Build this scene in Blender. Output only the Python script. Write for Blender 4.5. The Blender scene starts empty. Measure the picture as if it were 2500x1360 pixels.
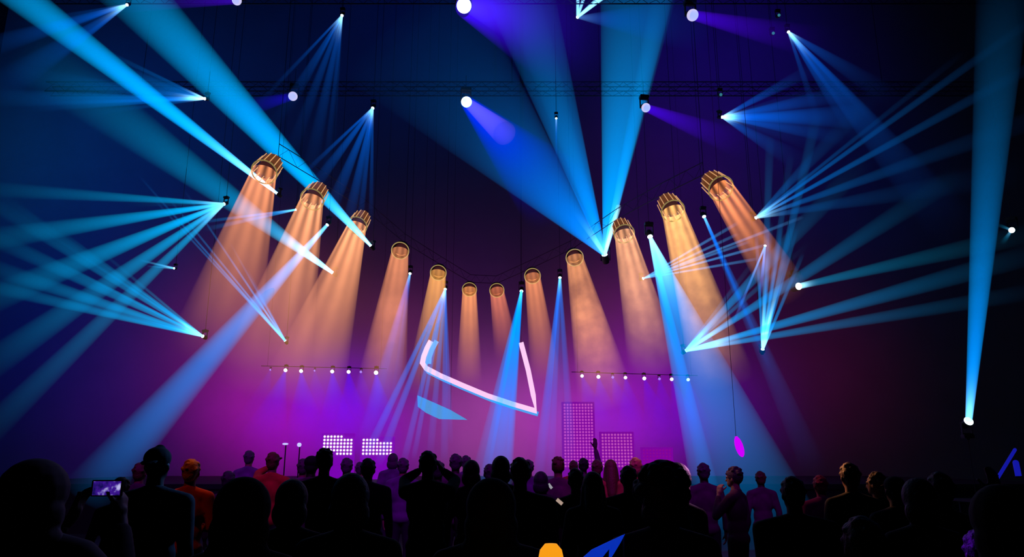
import bpy, bmesh, math, random
from mathutils import Vector, Matrix, Quaternion
random.seed(7)
sc = bpy.context.scene
C = sc.collection
PI = math.pi
sc.view_settings.view_transform = 'Standard'
sc.view_settings.look = 'None'
sc.cycles.transparent_max_bounces = 96
sc.cycles.max_bounces = 3
sc.cycles.diffuse_bounces = 1
sc.cycles.glossy_bounces = 1
sc.cycles.use_denoising = True
sc.cycles.adaptive_threshold = 0.025

# ------------------------------------------------------------------ camera
F = 1819.0
PITCH = math.radians(13.9)
EYE = Vector((0, 0, 1.72))
cam_d = bpy.data.cameras.new('camera'); cam = bpy.data.objects.new('camera', cam_d); C.objects.link(cam)
cam.location = EYE; cam.rotation_euler = (PI/2 + PITCH, 0, 0)
cam_d.sensor_width = 36; cam_d.lens = 36 * F / 2500; cam_d.clip_end = 200
sc.camera = cam
ROT = Matrix.Rotation(PI/2 + PITCH, 3, 'X')

def at(px, py, Y):
    """point of the hall at distance Y in front of the viewer, seen in the direction of (px, py)"""
    d = ROT @ Vector(((px-1250)/F, -(py-680)/F, -1))
    return EYE + d * (Y / d.y)
def depth_at_height(px, py, z):
    d = ROT @ Vector(((px-1250)/F, -(py-680)/F, -1))
    return (z - EYE.z) / d.z * d.y

# ------------------------------------------------------------------ materials
def mat(name, col, rough=0.6, metal=0.0, emit=None, es=0.0, noise=0.15, nscale=20, bump=0.0):
    m = bpy.data.materials.new(name); m.use_nodes = True
    nt = m.node_tree; b = nt.nodes['Principled BSDF']
    tc = nt.nodes.new('ShaderNodeTexCoord'); n = nt.nodes.new('ShaderNodeTexNoise')
    n.inputs['Scale'].default_value = nscale; n.inputs['Detail'].default_value = 3
    nt.links.new(tc.outputs['Object'], n.inputs['Vector'])
    r = nt.nodes.new('ShaderNodeValToRGB')
    r.color_ramp.elements[0].position = 0.3; r.color_ramp.elements[1].position = 0.7
    r.color_ramp.elements[0].color = tuple(c*(1-noise) for c in col) + (1,)
    r.color_ramp.elements[1].color = tuple(min(1, c*(1+noise)) for c in col) + (1,)
    nt.links.new(n.outputs['Fac'], r.inputs['Fac']); nt.links.new(r.outputs['Color'], b.inputs['Base Color'])
    b.inputs['Roughness'].default_value = rough; b.inputs['Metallic'].default_value = metal
    if bump:
        bp = nt.nodes.new('ShaderNodeBump'); bp.inputs['Strength'].default_value = bump; bp.inputs['Distance'].default_value = 0.02
        nt.links.new(n.outputs['Fac'], bp.inputs['Height']); nt.links.new(bp.outputs['Normal'], b.inputs['Normal'])
    if emit:
        b.inputs['Emission Color'].default_value = tuple(emit) + (1,); b.inputs['Emission Strength'].default_value = es
    return m
def glow(name, col, s, sample=False):
    m = mat(name, (0.05, 0.05, 0.05), emit=col, es=s)
    if not sample: m.cycles.emission_sampling = 'NONE'
    return m

# lit haze put in as emission on a cone shell, brighter facing the viewer
def beam_group():
    g = bpy.data.node_groups.new('painted_haze_glow', 'ShaderNodeTree')
    itf = g.interface
    def inp(n, t, d):
        s = itf.new_socket(n, in_out='INPUT', socket_type=t); s.default_value = d
    inp('Color', 'NodeSocketColor', (0, 0.3, 1, 1))
    for n, d in (('Strength', 0.3), ('Fall', 2), ('End', 1), ('Hot', 1), ('HotLen', 0.05), ('Edge', 1.5), ('EdgeEnd', 1.5), ('Noise', 0), ('Stripe', 0), ('Stripes', 8), ('Bump', 0), ('Soak', 0.9)):
        inp(n, 'NodeSocketFloat', d)
    itf.new_socket('Shader', in_out='OUTPUT', socket_type='NodeSocketShader')
    N, L = g.nodes, g.links
    gi = N.new('NodeGroupInput'); go = N.new('NodeGroupOutput')
    def M(op, a, b=None, c=None, clamp=False):
        n = N.new('ShaderNodeMath'); n.operation = op; n.use_clamp = clamp
        for i, v in enumerate((a, b, c)):
            if v is None: continue
            if isinstance(v, (int, float)): n.inputs[i].default_value = v
            else: L.new(v, n.inputs[i])
        return n.outputs[0]
    I = gi.outputs
    uv = N.new('ShaderNodeUVMap'); uv.uv_map = 'UVMap'; sep = N.new('ShaderNodeSeparateXYZ'); L.new(uv.outputs[0], sep.inputs[0])
    u, v = sep.outputs[0], sep.outputs[1]
    geo = N.new('ShaderNodeNewGeometry'); dot = N.new('ShaderNodeVectorMath'); dot.operation = 'DOT_PRODUCT'
    L.new(geo.outputs['Normal'], dot.inputs[0]); L.new(geo.outputs['Incoming'], dot.inputs[1])
    fac = M('ABSOLUTE', dot.outputs['Value'])
    ep = M('ADD', I['Edge'], M('MULTIPLY', M('SUBTRACT', I['EdgeEnd'], I['Edge']), v))
    fac = M('POWER', fac, ep)
    fall = M('EXPONENT', M('MULTIPLY', M('MULTIPLY', v, I['Fall']), -1))
    end = M('POWER', M('SUBTRACT', 1, v, clamp=True), I['End'])
    base = M('MULTIPLY', M('MULTIPLY', fall, end), I['Strength'])
    # painted glow stepped up further down the beam
    bn = N.new('ShaderNodeMapRange'); bn.interpolation_type = 'SMOOTHSTEP'
    L.new(v, bn.inputs['Value']); bn.inputs['From Min'].default_value = 0.25; bn.inputs['From Max'].default_value = 0.4
    base = M('MULTIPLY', base, M('ADD', 1, M('MULTIPLY', bn.outputs[0], I['Bump'])))
    hl = M('DIVIDE', v, M('MULTIPLY', I['HotLen'], 1.25)); hot = M('MULTIPLY', I['Hot'], M('EXPONENT', M('MULTIPLY', M('POWER', hl, 1.7), -1)))
    nz = N.new('ShaderNodeTexNoise'); nz.inputs['Scale'].default_value = 2.6; nz.inputs['Detail'].default_value = 4
    L.new(geo.outputs['Position'], nz.inputs['Vector'])
    nf = M('ADD', 1, M('MULTIPLY', M('SUBTRACT', nz.outputs['Fac'], 0.5), M('MULTIPLY', I['Noise'], 2.5)))
    st = M('SINE', M('MULTIPLY', M('MULTIPLY', u, I['Stripes']), 2*PI))
    stf = M('ADD', 1, M('MULTIPLY', M('MULTIPLY', st, I['Stripe']), M('EXPONENT', M('MULTIPLY', v, -3))))
    k = M('MULTIPLY', M('MULTIPLY', fac, nf), stf); k = M('MAXIMUM', k, 0)
    def VS(vec, s):
        n = N.new('ShaderNodeVectorMath'); n.operation = 'SCALE'
        if isinstance(vec, tuple): n.inputs[0].default_value = vec
        else: L.new(vec, n.inputs[0])
        L.new(s, n.inputs['Scale']); return n.outputs[0]
    ad = N.new('ShaderNodeVectorMath'); ad.operation = 'ADD'
    L.new(VS(I['Color'], base), ad.inputs[0]); L.new(VS((0.42, 0.85, 1.0), hot), ad.inputs[1])
    em = N.new('ShaderNodeEmission'); L.new(VS(ad.outputs[0], k), em.inputs['Color'])
    tr = N.new('ShaderNodeBsdfTransparent'); sk = M('MULTIPLY', M('MULTIPLY', base, k), I['Soak'])
    cmb = N.new('ShaderNodeCombineXYZ'); L.new(M('MAXIMUM', M('SUBTRACT', 1, M('MULTIPLY', sk, 1.6)), .25), cmb.inputs[0]); L.new(M('MAXIMUM', M('SUBTRACT', 1, M('MULTIPLY', sk, .5)), .4), cmb.inputs[1]); cmb.inputs[2].default_value = 1
    L.new(cmb.outputs[0], tr.inputs['Color']); sh = N.new('ShaderNodeAddShader')
    L.new(em.outputs[0], sh.inputs[0]); L.new(tr.outputs[0], sh.inputs[1]); L.new(sh.outputs[0], go.inputs[0])
    return g
BG = beam_group(); beam_cache = {}
def beam_mat(**kw):
    key = tuple(sorted(kw.items()))
    if key in beam_cache: return beam_cache[key]
    m = bpy.data.materials.new('beam_haze_glow'); m.use_nodes = True; nt = m.node_tree; nt.nodes.clear()
    g = nt.nodes.new('ShaderNodeGroup'); g.node_tree = BG; o = nt.nodes.new('ShaderNodeOutputMaterial')
    nt.links.new(g.outputs[0], o.inputs['Surface'])
    for k, v in kw.items():
        g.inputs[k].default_value = (tuple(v)+(1,)) if k == 'Color' else v
    m.cycles.emission_sampling = 'NONE'; beam_cache[key] = m
    return m

BLACK = mat('black_powder_coat', (0.006, 0.006, 0.008), 0.7)
STEEL = mat('dark_truss_metal', (0.004, 0.004, 0.008), 0.7)
LENS = glow('lens_white', (0.8, 0.95, 1.0), 6)
LENSV = glow('lens_lavender', (0.62, 0.58, 0.9), 1.0)
LENSW = glow('lens_bright_white', (1, 1, 1), 6)

# ------------------------------------------------------------------ helpers
def link(name, me, m=None, parent=None, loc=None):
    o = bpy.data.objects.new(name, me); C.objects.link(o)
    if m is not None and me is not None:
        if not me.materials: me.materials.append(m)
        else:
            o.material_slots[0].link = 'OBJECT'; o.material_slots[0].material = m
    if parent: o.parent = parent
    if loc is not None: o.location = loc
    return o
def tome(name, bm, smooth=False):
    me = bpy.data.meshes.new(name); bmesh.ops.recalc_face_normals(bm, faces=bm.faces); bm.to_mesh(me); bm.free()
    if smooth:
        for p in me.polygons: p.use_smooth = True
    return me
def thing(name, label, cat, loc=(0, 0, 0), group=None):
    o = bpy.data.objects.new(name, None); C.objects.link(o); o.location = loc; o.empty_display_size = 0.1
    return tag(o, label, cat, group)
def tag(o, label, cat, group=None, kind=None):
    o['label'] = label; o['category'] = cat
    if group: o['group'] = group
    if kind: o['kind'] = kind
    return o
def box(bm, c, s, rot=None, bev=0.0):
    r = bmesh.ops.create_cube(bm, size=1); vs = r['verts']
    mtx = Matrix.Translation(c) @ (rot.to_4x4() if rot else Matrix.Identity(4)) @ Matrix.Diagonal((*s, 1))
    bmesh.ops.transform(bm, matrix=mtx, verts=vs)
    if bev: bmesh.ops.bevel(bm, geom=list({e for v in vs for e in v.link_edges}), offset=bev, segments=2, affect='EDGES')
def frame_to(d):
    return Vector((0, 0, 1)).rotation_difference(Vector(d).normalized()).to_matrix()
def tube(bm, a, b, r0, r1=None, seg=10, cap=True):
    a, b = Vector(a), Vector(b); r1 = r0 if r1 is None else r1; R = frame_to(b-a)
    A = [bm.verts.new(a + R @ Vector((r0*math.cos(2*PI*i/seg), r0*math.sin(2*PI*i/seg), 0))) for i in range(seg)]
    B = [bm.verts.new(b + R @ Vector((r1*math.cos(2*PI*i/seg), r1*math.sin(2*PI*i/seg), 0))) for i in range(seg)]
    for i in range(seg): bm.faces.new((A[i], A[(i+1) % seg], B[(i+1) % seg], B[i]))
    if cap: bm.faces.new(A[::-1]); bm.faces.new(B)
def lathe(bm, prof, seg=24, R=Matrix.Identity(3), o=Vector((0, 0, 0))):
    rings = [[bm.verts.new(o + R @ Vector((r*math.cos(2*PI*i/seg), r*math.sin(2*PI*i/seg), z))) for i in range(seg)] for r, z in prof]
    for a, b in zip(rings, rings[1:]):
        for i in range(seg): bm.faces.new((a[i], a[(i+1) % seg], b[(i+1) % seg], b[i]))
    bm.faces.new(rings[0][::-1]); bm.faces.new(rings[-1])
def torus(bm, R0, r, seg=28, rs=8, M=Matrix.Identity(3), o=Vector((0, 0, 0))):
    g = [[bm.verts.new(o + M @ Vector(((R0+r*math.cos(2*PI*j/rs))*math.cos(2*PI*i/seg), (R0+r*math.cos(2*PI*j/rs))*math.sin(2*PI*i/seg), r*math.sin(2*PI*j/rs)))) for j in range(rs)] for i in range(seg)]
    for i in range(seg):
        for j in range(rs): bm.faces.new((g[i][j], g[(i+1) % seg][j], g[(i+1) % seg][(j+1) % rs], g[i][(j+1) % rs]))

def cone(root, p0, p1, r0, r1, m, seg=32, n=10, name='light_beam'):
    """one glowing cone shell standing for a beam of lit haze from p0 to p1 (world), child of its lamp"""
    a, b = Vector(p0) - root.location, Vector(p1) - root.location; R = frame_to(b-a)
    bm = bmesh.new(); uvl = bm.loops.layers.uv.new('UVMap'); rings = []
    for k in range(n+1):
        t = k/n; rr = r0+(r1-r0)*t; c = a.lerp(b, t)
        rings.append([bm.verts.new(c + R @ Vector((rr*math.cos(2*PI*i/seg), rr*math.sin(2*PI*i/seg), 0))) for i in range(seg)])
    for k in range(n):
        for i in range(seg):
            f = bm.faces.new((rings[k][i], rings[k][(i+1) % seg], rings[k+1][(i+1) % seg], rings[k+1][i])); f.smooth = True
            for l, (uu, vv) in zip(f.loops, ((i/seg, k/n), ((i+1)/seg, k/n), ((i+1)/seg, (k+1)/n), (i/seg, (k+1)/n))): l[uvl].uv = (uu, vv)
    me = bpy.data.meshes.new('light_beam'); bm.to_mesh(me); bm.free()
    return link(name, me, m, root)

# shared meshes of a moving-head lamp (unit size: lens radius 1)
def mh_meshes():
    d = {}
    bm = bmesh.new(); lathe(bm, [(0.55, -3.6), (1.1, -3.2), (1.25, -2.0), (1.15, -0.6), (1.2, -0.1), (1.02, 0.02), (1.0, -0.12)]); d['head'] = tome('lamp_head', bm, True)
    bm = bmesh.new(); lathe(bm, [(0.98, -0.1), (0.98, -0.02), (0.8, 0.03), (0.4, 0.06)], 24); d['lens'] = tome('lamp_lens', bm, True)
    bm = bmesh.new()
    for s in (-1, 1): box(bm, (s*1.5, 0, 1.3), (0.28, 0.9, 3.6), bev=0.08)
    box(bm, (0, 0, 3.1), (3.3, 1.0, 0.4), bev=0.08); d['yoke'] = tome('lamp_yoke', bm)
    bm = bmesh.new(); box(bm, (0, 0, 3.9), (3.2, 2.4, 1.2), bev=0.15); box(bm, (0, 0, 4.7), (0.8, 0.6, 0.5), bev=0.05); d['base'] = tome('lamp_base', bm)
    return d
MH = mh_meshes()
def moving_head(pos, aim, r, label, group, lens=LENS, hang=None, name='moving_head_lamp', up=True, cat='stage light', body=1.0):
    """pos = centre of the lens, aim = unit direction of its light, r = lens radius"""
    aim = Vector(aim).normalized(); s = r*body
    t = thing(name, label, cat, pos, group)
    q = Vector((0, 0, 1)).rotation_difference(aim)
    h = link('head', MH['head'], BLACK, t); h.rotation_mode = 'QUATERNION'; h.rotation_quaternion = q; h.scale = (s, s, s)
    l = link('lens', MH['lens'], lens, t); l.rotation_mode = 'QUATERNION'; l.rotation_quaternion = q; l.scale = (r, r, r); l.location = aim*0.04*r
    c = -aim*1.9*s; sg = 1 if up else -1
    yaw = math.atan2(aim.x, -aim.y) if abs(aim.x)+abs(aim.y) > 0.01 else 0
    y = link('yoke', MH['yoke'], BLACK, t, c); y.scale = (s, s, s*sg); y.rotation_euler = (0, 0, yaw)
    b = link('base', MH['base'], BLACK, t, c); b.scale = (s, s, s*sg); b.rotation_euler = (0, 0, yaw)
    if hang:
        bm = bmesh.new(); tube(bm, c+Vector((0, 0, 4.6*s*sg)), (c.x, c.y, hang-pos.z), 0.006, seg=6)
        link('hanging_cable' if up else 'stand_pole', tome('hanging_cable', bm), BLACK, t)
    return t

# ------------------------------------------------------------------ people
def cap_chain(bm, pts, seg=12):
    """closed tapered limbs through (point, radius) with round joints"""
    for (a, ra), (b, rb) in zip(pts, pts[1:]):
        tube(bm, a, b, ra, rb, seg)
    for p, r in pts: ball(bm, p, (r, r, r))
def ball(bm, c, r, rot=None, u=14, v=9):
    M4 = Matrix.Translation(c) @ (rot.to_4x4() if rot else Matrix.Identity(4)) @ Matrix.Diagonal((*r, 1)); rings = []
    for k in range(1, v):
        th = PI*k/v; rings.append([bm.verts.new(M4 @ Vector((math.sin(th)*math.cos(2*PI*i/u), math.sin(th)*math.sin(2*PI*i/u), math.cos(th)))) for i in range(u)])
    T, B = bm.verts.new(M4 @ Vector((0, 0, 1))), bm.verts.new(M4 @ Vector((0, 0, -1)))
    for i in range(u):
        bm.faces.new((T, rings[0][i], rings[0][(i+1) % u])); bm.faces.new((B, rings[-1][(i+1) % u], rings[-1][i]))
    for a, b in zip(rings, rings[1:]):
        for i in range(u): bm.faces.new((a[i], b[i], b[(i+1) % u], a[(i+1) % u]))
def remesh(bm, name, vox, smooth=4):
    me = bpy.data.meshes.new(name); bmesh.ops.recalc_face_normals(bm, faces=bm.faces); bm.to_mesh(me); bm.free()
    o = bpy.data.objects.new('tmp', me); C.objects.link(o)
    m = o.modifiers.new('r', 'REMESH'); m.mode = 'VOXEL'; m.voxel_size = vox; m.use_smooth_shade = True
    s = o.modifiers.new('s', 'SMOOTH'); s.factor = 0.5; s.iterations = smooth
    dg = bpy.context.evaluated_depsgraph_get(); out = bpy.data.meshes.new_from_object(o.evaluated_get(dg)); out.name = name
    bpy.data.objects.remove(o); bpy.data.meshes.remove(me)
    for p in out.polygons: p.use_smooth = True
    return out
def hand(bm, w, d, n, side, curl=.35):
    """w wrist, d direction of the palm, n direction the palm faces, side = direction of the thumb"""
    w, d, n, side = Vector(w), Vector(d).normalized(), Vector(n).normalized(), Vector(side).normalized()
    cap_chain(bm, [(w, .025), (w+d*.03, .025)])
    for k, x in enumerate((-.028, -.010, .009, .026)):
        cap_chain(bm, [(w+d*.02+side*x*.6, .016), (w+d*.088+side*x, .0125)], 8)
    for x, L in ((.028, .074), (.010, .084), (-.010, .078), (-.028, .060)):
        p = w+d*.088+side*x; a = 0; pts = [(p, .0105)]
        for f in (.45, .3, .25):
            a += curl; dd = d*math.cos(a)+n*math.sin(a); p = p+dd*L*f; pts.append((p, .0095))
        cap_chain(bm, pts, 8)
    p = w+d*.025+side*.024; pts = [(p, .015)]
    for L, a in ((.038, .6), (.032, .5), (.026, .5)):
        dd = (d*.75+side*.65*(1-a*.4)+n*(.5*a)).normalized(); p = p+dd*L; pts.append((p, .0115))
    cap_chain(bm, pts, 8)
# joints of each arm: elbow, wrist, palm direction, palm facing, thumb side (right arm; x mirrored for the left), curl
ARMS = {
 'down':   ((.255, -.03, 1.12), (.265, .06, .88), (0, .1, -1), (-1, 0, 0), (0, 1, 0), .3),
 'clasp':  ((.25, .0, 1.12), (.07, .25, 1.10), (-1, .3, .1), (0, -1, 0), (0, 0, 1), .4),
 'phone':  ((.27, .20, 1.20), (.10, .43, 1.52), (-.15, .25, 1), (-1, .0, 0), (0, -1, .2), .55),
 'photo':  ((.245, .20, 1.50), (.105, .29, 1.595), (-.55, .15, .9), (-1, .3, 0), (0, -1, .2), .6),
 'high':   ((.27, .10, 1.66), (.22, .14, 1.93), (0, .05, 1), (0, 1, 0), (-1, 0, 0), .15),
 'face':   ((.24, .16, 1.20), (.10, .17, 1.45), (-.3, -.1, 1), (-1, 0, 0), (0, -1, 0), .7),
}
def body_bms(la, ra, wide=1.0):
    W = wide; body = bmesh.new(); shirt = bmesh.new()
    # head with face
    ball(body, (0, .0, 1.645), (.074, .092, .105)); ball(body, (0, .018, 1.60), (.060, .072, .075))       # skull, jaw
    ball(body, (0, .066, 1.556), (.026, .022, .018))                                                     # chin
    cap_chain(body, [((0, .088, 1.648), .008), ((0, .106, 1.612), .013)], 8)                             # nose
    ball(body, (0, .084, 1.578), (.024, .012, .006)); ball(body, (0, .082, 1.570), (.020, .012, .006))      # lips
    for s in (-1, 1):
        ball(body, (s*.030, .084, 1.662), (.026, .012, .008)); ball(body, (s*.030, .080, 1.644), (.013, .011, .009))  # brow, eye
        ball(body, (s*.076, -.004, 1.628), (.010, .020, .032), Matrix.Rotation(s*.3, 3, 'Z'))             # ear
    cap_chain(body, [((0, -.018, 1.43), .062), ((0, -.005, 1.575), .054)])
    ball(body, (0, 0, 1.27), (.155*W, .105, .20)); ball(body, (0, 0, 1.06), (.132*W, .095, .16)); ball(body, (0, -.01, .94), (.158*W, .11, .12))
    cap_chain(body, [((-.15*W, -.01, 1.415), .05), ((0, -.015, 1.45), .06), ((.15*W, -.01, 1.415), .05)])
    ball(shirt, (0, 0, 1.27), (.178*W, .128, .215)); ball(shirt, (0, 0, 1.06), (.160*W, .122, .18)); ball(shirt, (0, -.01, .93), (.178*W, .132, .11))
    cap_chain(shirt, [((-.15*W, -.01, 1.415), .064), ((0, -.018, 1.445), .080), ((.15*W, -.01, 1.415), .064)])
    torus(shirt, .058, .016, 16, 8, Matrix.Rotation(-.15, 3, 'X'), Vector((0, -.012, 1.50)))
    for s, arm in ((-1, la), (1, ra)):
        e, w, d, n, t, cu = ARMS[arm]; f = lambda v: Vector((v[0]*s, v[1], v[2]))
        sh = Vector((s*.185*W, -.005, 1.40)); e, w = f(e), f(w)
        cap_chain(body, [(sh, .054), (sh.lerp(e, .4), .047), (e, .038), (e.lerp(w, .3), .038), (w, .025)])
        cap_chain(shirt, [(sh, .068), (sh.lerp(e, .4), .062), (e, .052), (e.lerp(w, .3), .050), (e.lerp(w, .82), .040)])
        hand(body, w, f(d), f(n), f(t), cu)
        cap_chain(body, [((s*.085, 0, .90), .088), ((s*.095, .01, .70), .072), ((s*.10, .01, .49), .052), ((s*.10, -.02, .34), .053), ((s*.10, -.03, .09), .034)])
        cap_chain(body, [((s*.10, -.045, .04), .034), ((s*.105, .06, .035), .032), ((s*.12, .15, .026), .026)])
    return body, shirt
def trousers_bm(W):
    bm = bmesh.new(); ball(bm, (0, -.01, .93), (.170*W, .122, .12))
    for s in (-1, 1): cap_chain(bm, [((s*.085, 0, .90), .101), ((s*.095, .01, .70), .086), ((s*.10, .01, .49), .068), ((s*.10, -.02, .34), .066), ((s*.10, -.03, .10), .058)])
    return bm
def shoe_bm(s):
    bm = bmesh.new(); cap_chain(bm, [((s*.10, -.055, .045), .043), ((s*.105, .06, .042), .040), ((s*.12, .16, .036), .034)]); box(bm, (s*.108, .05, .010), (.085, .27, .02)); return bm
def hair_bm(kind):
    bm = bmesh.new()
    def skull(e=.012): ball(bm, (0, -.016, 1.668), (.074+e, .088+e, .092+e))
    if kind == 'short':
        skull(.010); ball(bm, (0, -.055, 1.62), (.066, .05, .07)); rr = random.Random(9)
        for i in range(34):
            a = rr.uniform(0, 2*PI); b = rr.uniform(-.1, 1.5); ball(bm, (.078*math.cos(a)*math.cos(b), -.018+.094*math.sin(a)*math.cos(b), 1.668+.098*math.sin(b)), (.020, .020, .014), u=8, v=6)
    elif kind == 'tousled':
        skull(.014)
        rr = random.Random(3)
        for i in range(26):
            a = rr.uniform(0, 2*PI); b = rr.uniform(.2, 1.4); p = Vector((.085*math.cos(a)*math.cos(b), -.016+.1*math.sin(a)*math.cos(b), 1.672+.105*math.sin(b))); ball(bm, p, (.022, .022, .018))
    elif kind == 'long':
        skull(.020); cap_chain(bm, [((0, -.05, 1.62), .085), ((0, -.075, 1.48), .085), ((0, -.095, 1.30), .075), ((0, -.11, 1.20), .045)])
        for s in (-1, 1): cap_chain(bm, [((s*.07, -.02, 1.64), .034), ((s*.085, -.03, 1.46), .040), ((s*.085, -.05, 1.30), .030)])
    elif kind == 'bun': skull(.013); ball(bm, (0, -.05, 1.61), (.062, .05, .06)); ball(bm, (0, -.075, 1.775), (.045, .045, .042))
    elif kind == 'ponytail': skull(.012); ball(bm, (0, -.115, 1.70), (.030, .03, .03)); cap_chain(bm, [((0, -.13, 1.69), .028), ((0, -.15, 1.55), .034), ((0, -.14, 1.40), .018)])
    elif kind == 'bob':
        skull(.024); ball(bm, (0, -.04, 1.58), (.108, .085, .10))
    elif kind == 'curly':
        rr = random.Random(5); ball(bm, (0, -.03, 1.675), (.125, .12, .125)); 
        for i in range(80):
            a = rr.uniform(0, 2*PI); b = rr.uniform(-.7, 1.5); y = -.03+.118*math.sin(a)*math.cos(b)
            if y > .055: continue
            ball(bm, (.122*math.cos(a)*math.cos(b), y, 1.675+.122*math.sin(b)), (.026, .026, .026), u=8, v=6)
        ball(bm, (0, -.055, 1.57), (.115, .07, .08))
    elif kind == 'hood':
        ball(bm, (0, -.03, 1.655), (.120, .120, .130)); ball(bm, (0, -.045, 1.56), (.128, .10, .12)); ball(bm, (0, -.05, 1.47), (.14, .09, .08))
    elif kind == 'cap':
        ball(bm, (0, -.012, 1.690), (.088, .102, .078)); ball(bm, (0, -.055, 1.62), (.064, .05, .055)); ball(bm, (0, .105, 1.685), (.068, .075, .010), Matrix.Rotation(-.15, 3, 'X'))
    elif kind == 'backcap':
        ball(bm, (0, -.012, 1.690), (.088, .102, .078)); ball(bm, (0, -.13, 1.665), (.060, .055, .010), Matrix.Rotation(.35, 3, 'X')); ball(bm, (0, .01, 1.77), (.03, .03, .012))
    elif kind == 'bald': ball(bm, (0, -.030, 1.640), (.0775, .080, .080))
    # open the face
    return bm
body_cache, piece_cache = {}, {}
def piece(key, fn, vox, sm=3):
    if key not in piece_cache: piece_cache[key] = remesh(fn(), key[0], vox, sm)
    return piece_cache[key]
def cloth(name, col, noise=.25): return mat(name, col, .85, noise=noise, nscale=9, bump=.25)
CLOTH = {'black': cloth('black_cotton', (.006, .006, .008)), 'navy': cloth('navy_cotton', (.006, .008, .02)), 'grey': cloth('grey_cotton', (.05, .05, .055)), 'red': cloth('red_cotton', (.42, .045, .02)),
         'rust': cloth('rust_cotton', (.34, .10, .04)), 'plum': cloth('plum_cotton', (.10, .02, .09)), 'violet': cloth('haze_violet_cotton', (.13, .04, .20)), 'olive': cloth('olive_cotton', (.05, .045, .03)), 'blue': cloth('blue_cotton', (.03, .06, .25))}  # violet: far-crowd haze tint mixed into the cotton colour
JEANS = cloth('dark_denim', (.008, .010, .018)); SHOE = cloth('shoe_leather', (.01, .01, .01))
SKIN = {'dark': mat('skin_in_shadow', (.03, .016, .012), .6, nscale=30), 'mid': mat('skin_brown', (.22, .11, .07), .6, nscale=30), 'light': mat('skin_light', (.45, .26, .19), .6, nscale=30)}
HAIR = {'black': mat('black_hair', (.006, .005, .005), .6, nscale=60, bump=.4), 'brown': mat('brown_hair', (.10, .045, .02), .6, nscale=60, bump=.4), 'blond': mat('fair_hair', (.42, .24, .10), .6, nscale=60, bump=.4), 'violet': mat('haze_violet_hair', (.06, .02, .07), .6, nscale=60, bump=.4)}  # violet hair has the purple haze tint put into its colour
people_log = []
def person(px, top, Y, label, hair='short', la='down', ra='down', shirt='black', skin='dark', hc='black', wide=1.0, rz=0.0, fat=1.0, lean=0.0):
    p = at(px, top, Y); extra = {'bun': 1.815, 'curly': 1.81, 'hood': 1.785, 'tousled': 1.79, 'cap': 1.768, 'backcap': 1.775, 'long': 1.78, 'bob': 1.784, 'bald': 1.75}.get(hair, 1.772)
    s = p.z/extra
    t = thing('person', label, 'person', (p.x, Y, 0)); t.scale = (s*fat, s*fat, s); t.rotation_euler = (0, 0, rz)
    fine = la != 'down' or ra != 'down'
    key = (la, ra, wide)
    if key not in body_cache:
        b, sh = body_bms(la, ra, wide); vox = .0095 if fine else .012
        body_cache[key] = (remesh(b, 'body', vox, 2), remesh(sh, 'shirt', .016, 4))
    bme, sme = body_cache[key]
    link('body', bme, SKIN[skin], t)
    link('jacket' if shirt in ('black', 'navy') else 'shirt', sme, CLOTH[shirt], t)
    link('trousers', piece(('trousers', wide), lambda: trousers_bm(wide), .016), JEANS, t)
    for sd in (-1, 1): link('shoe', piece(('shoe', sd), lambda: shoe_bm(sd), .012, 1), SHOE, t)
    nm = {'hood': 'hood', 'cap': 'cap', 'backcap': 'cap'}.get(hair, 'hair')
    link(nm, piece((nm, hair), lambda: hair_bm(hair), .008 if hair in ('curly', 'tousled') else .010, 2), HAIR[hc] if nm == 'hair' else CLOTH['black' if hc == 'black' else 'rust'], t)
    people_log.append((label, p.x, Y, round(p.z, 2)))
    return t
for _k in (('phone','phone',1.0),('down','down',1.0),('down','down',1.1),('down','down',1.15),('down','down',1.2),('down','down',1.35),('down','down',1.25),('down','down',1.05),('down','clasp',1.0),('photo','photo',1.1),('photo','down',1.0),('down','high',1.0),('face','down',1.0)):
    _b, _s = body_bms(*_k); body_cache[_k] = (remesh(_b, 'body', .0095 if _k[:2] != ('down', 'down') else .012, 2), remesh(_s, 'shirt', .016, 4))
for _h in ('hood','bob','curly','short','backcap','tousled','long','cap'): piece(({'hood': 'hood', 'cap': 'cap', 'backcap': 'cap'}.get(_h, 'hair'), _h), lambda: hair_bm(_h), .008 if _h in ('curly', 'tousled') else .010, 2)
for _w in (1.0, 1.05, 1.1, 1.15, 1.2, 1.25, 1.35): piece(('trousers', _w), lambda: trousers_bm(_w), .016)
for _d in (-1, 1): piece(('shoe', _d), lambda: shoe_bm(_d), .012, 1)
# ------------------------------------------------------------------ the hall
WALLM = mat('back_wall_grey', (0.22, 0.22, 0.22), 0.9, noise=0.05, nscale=0.6)
DARKM = mat('black_wall', (0.02, 0.02, 0.024), 0.9, nscale=2)
FLOORM = mat('hall_floor', (0.03, 0.025, 0.03), 0.5, nscale=3)
BW, TOPZ, SX = 34.0, 26.0, 26.0
def slab(name, c, s, m):
    bm = bmesh.new(); box(bm, (0, 0, 0), s); o = link(name, tome(name, bm), m, loc=c); o['kind'] = 'structure'; return o
slab('floor', (0, 13, -0.1), (2*SX+1, 43, 0.2), FLOORM)
slab('ceiling', (0, 13, TOPZ+0.1), (2*SX+1, 43, 0.2), DARKM)
slab('wall_back', (0, BW+0.15, TOPZ/2), (2*SX+1, 0.3, TOPZ), WALLM)
slab('wall_left', (-SX-0.15, 13, TOPZ/2), (0.3, 43, TOPZ), DARKM)
slab('wall_right', (SX+0.15, 13, TOPZ/2), (0.3, 43, TOPZ), DARKM)
slab('wall_front', (0, -8.15, TOPZ/2), (2*SX+1, 0.3, TOPZ), DARKM)
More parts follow.
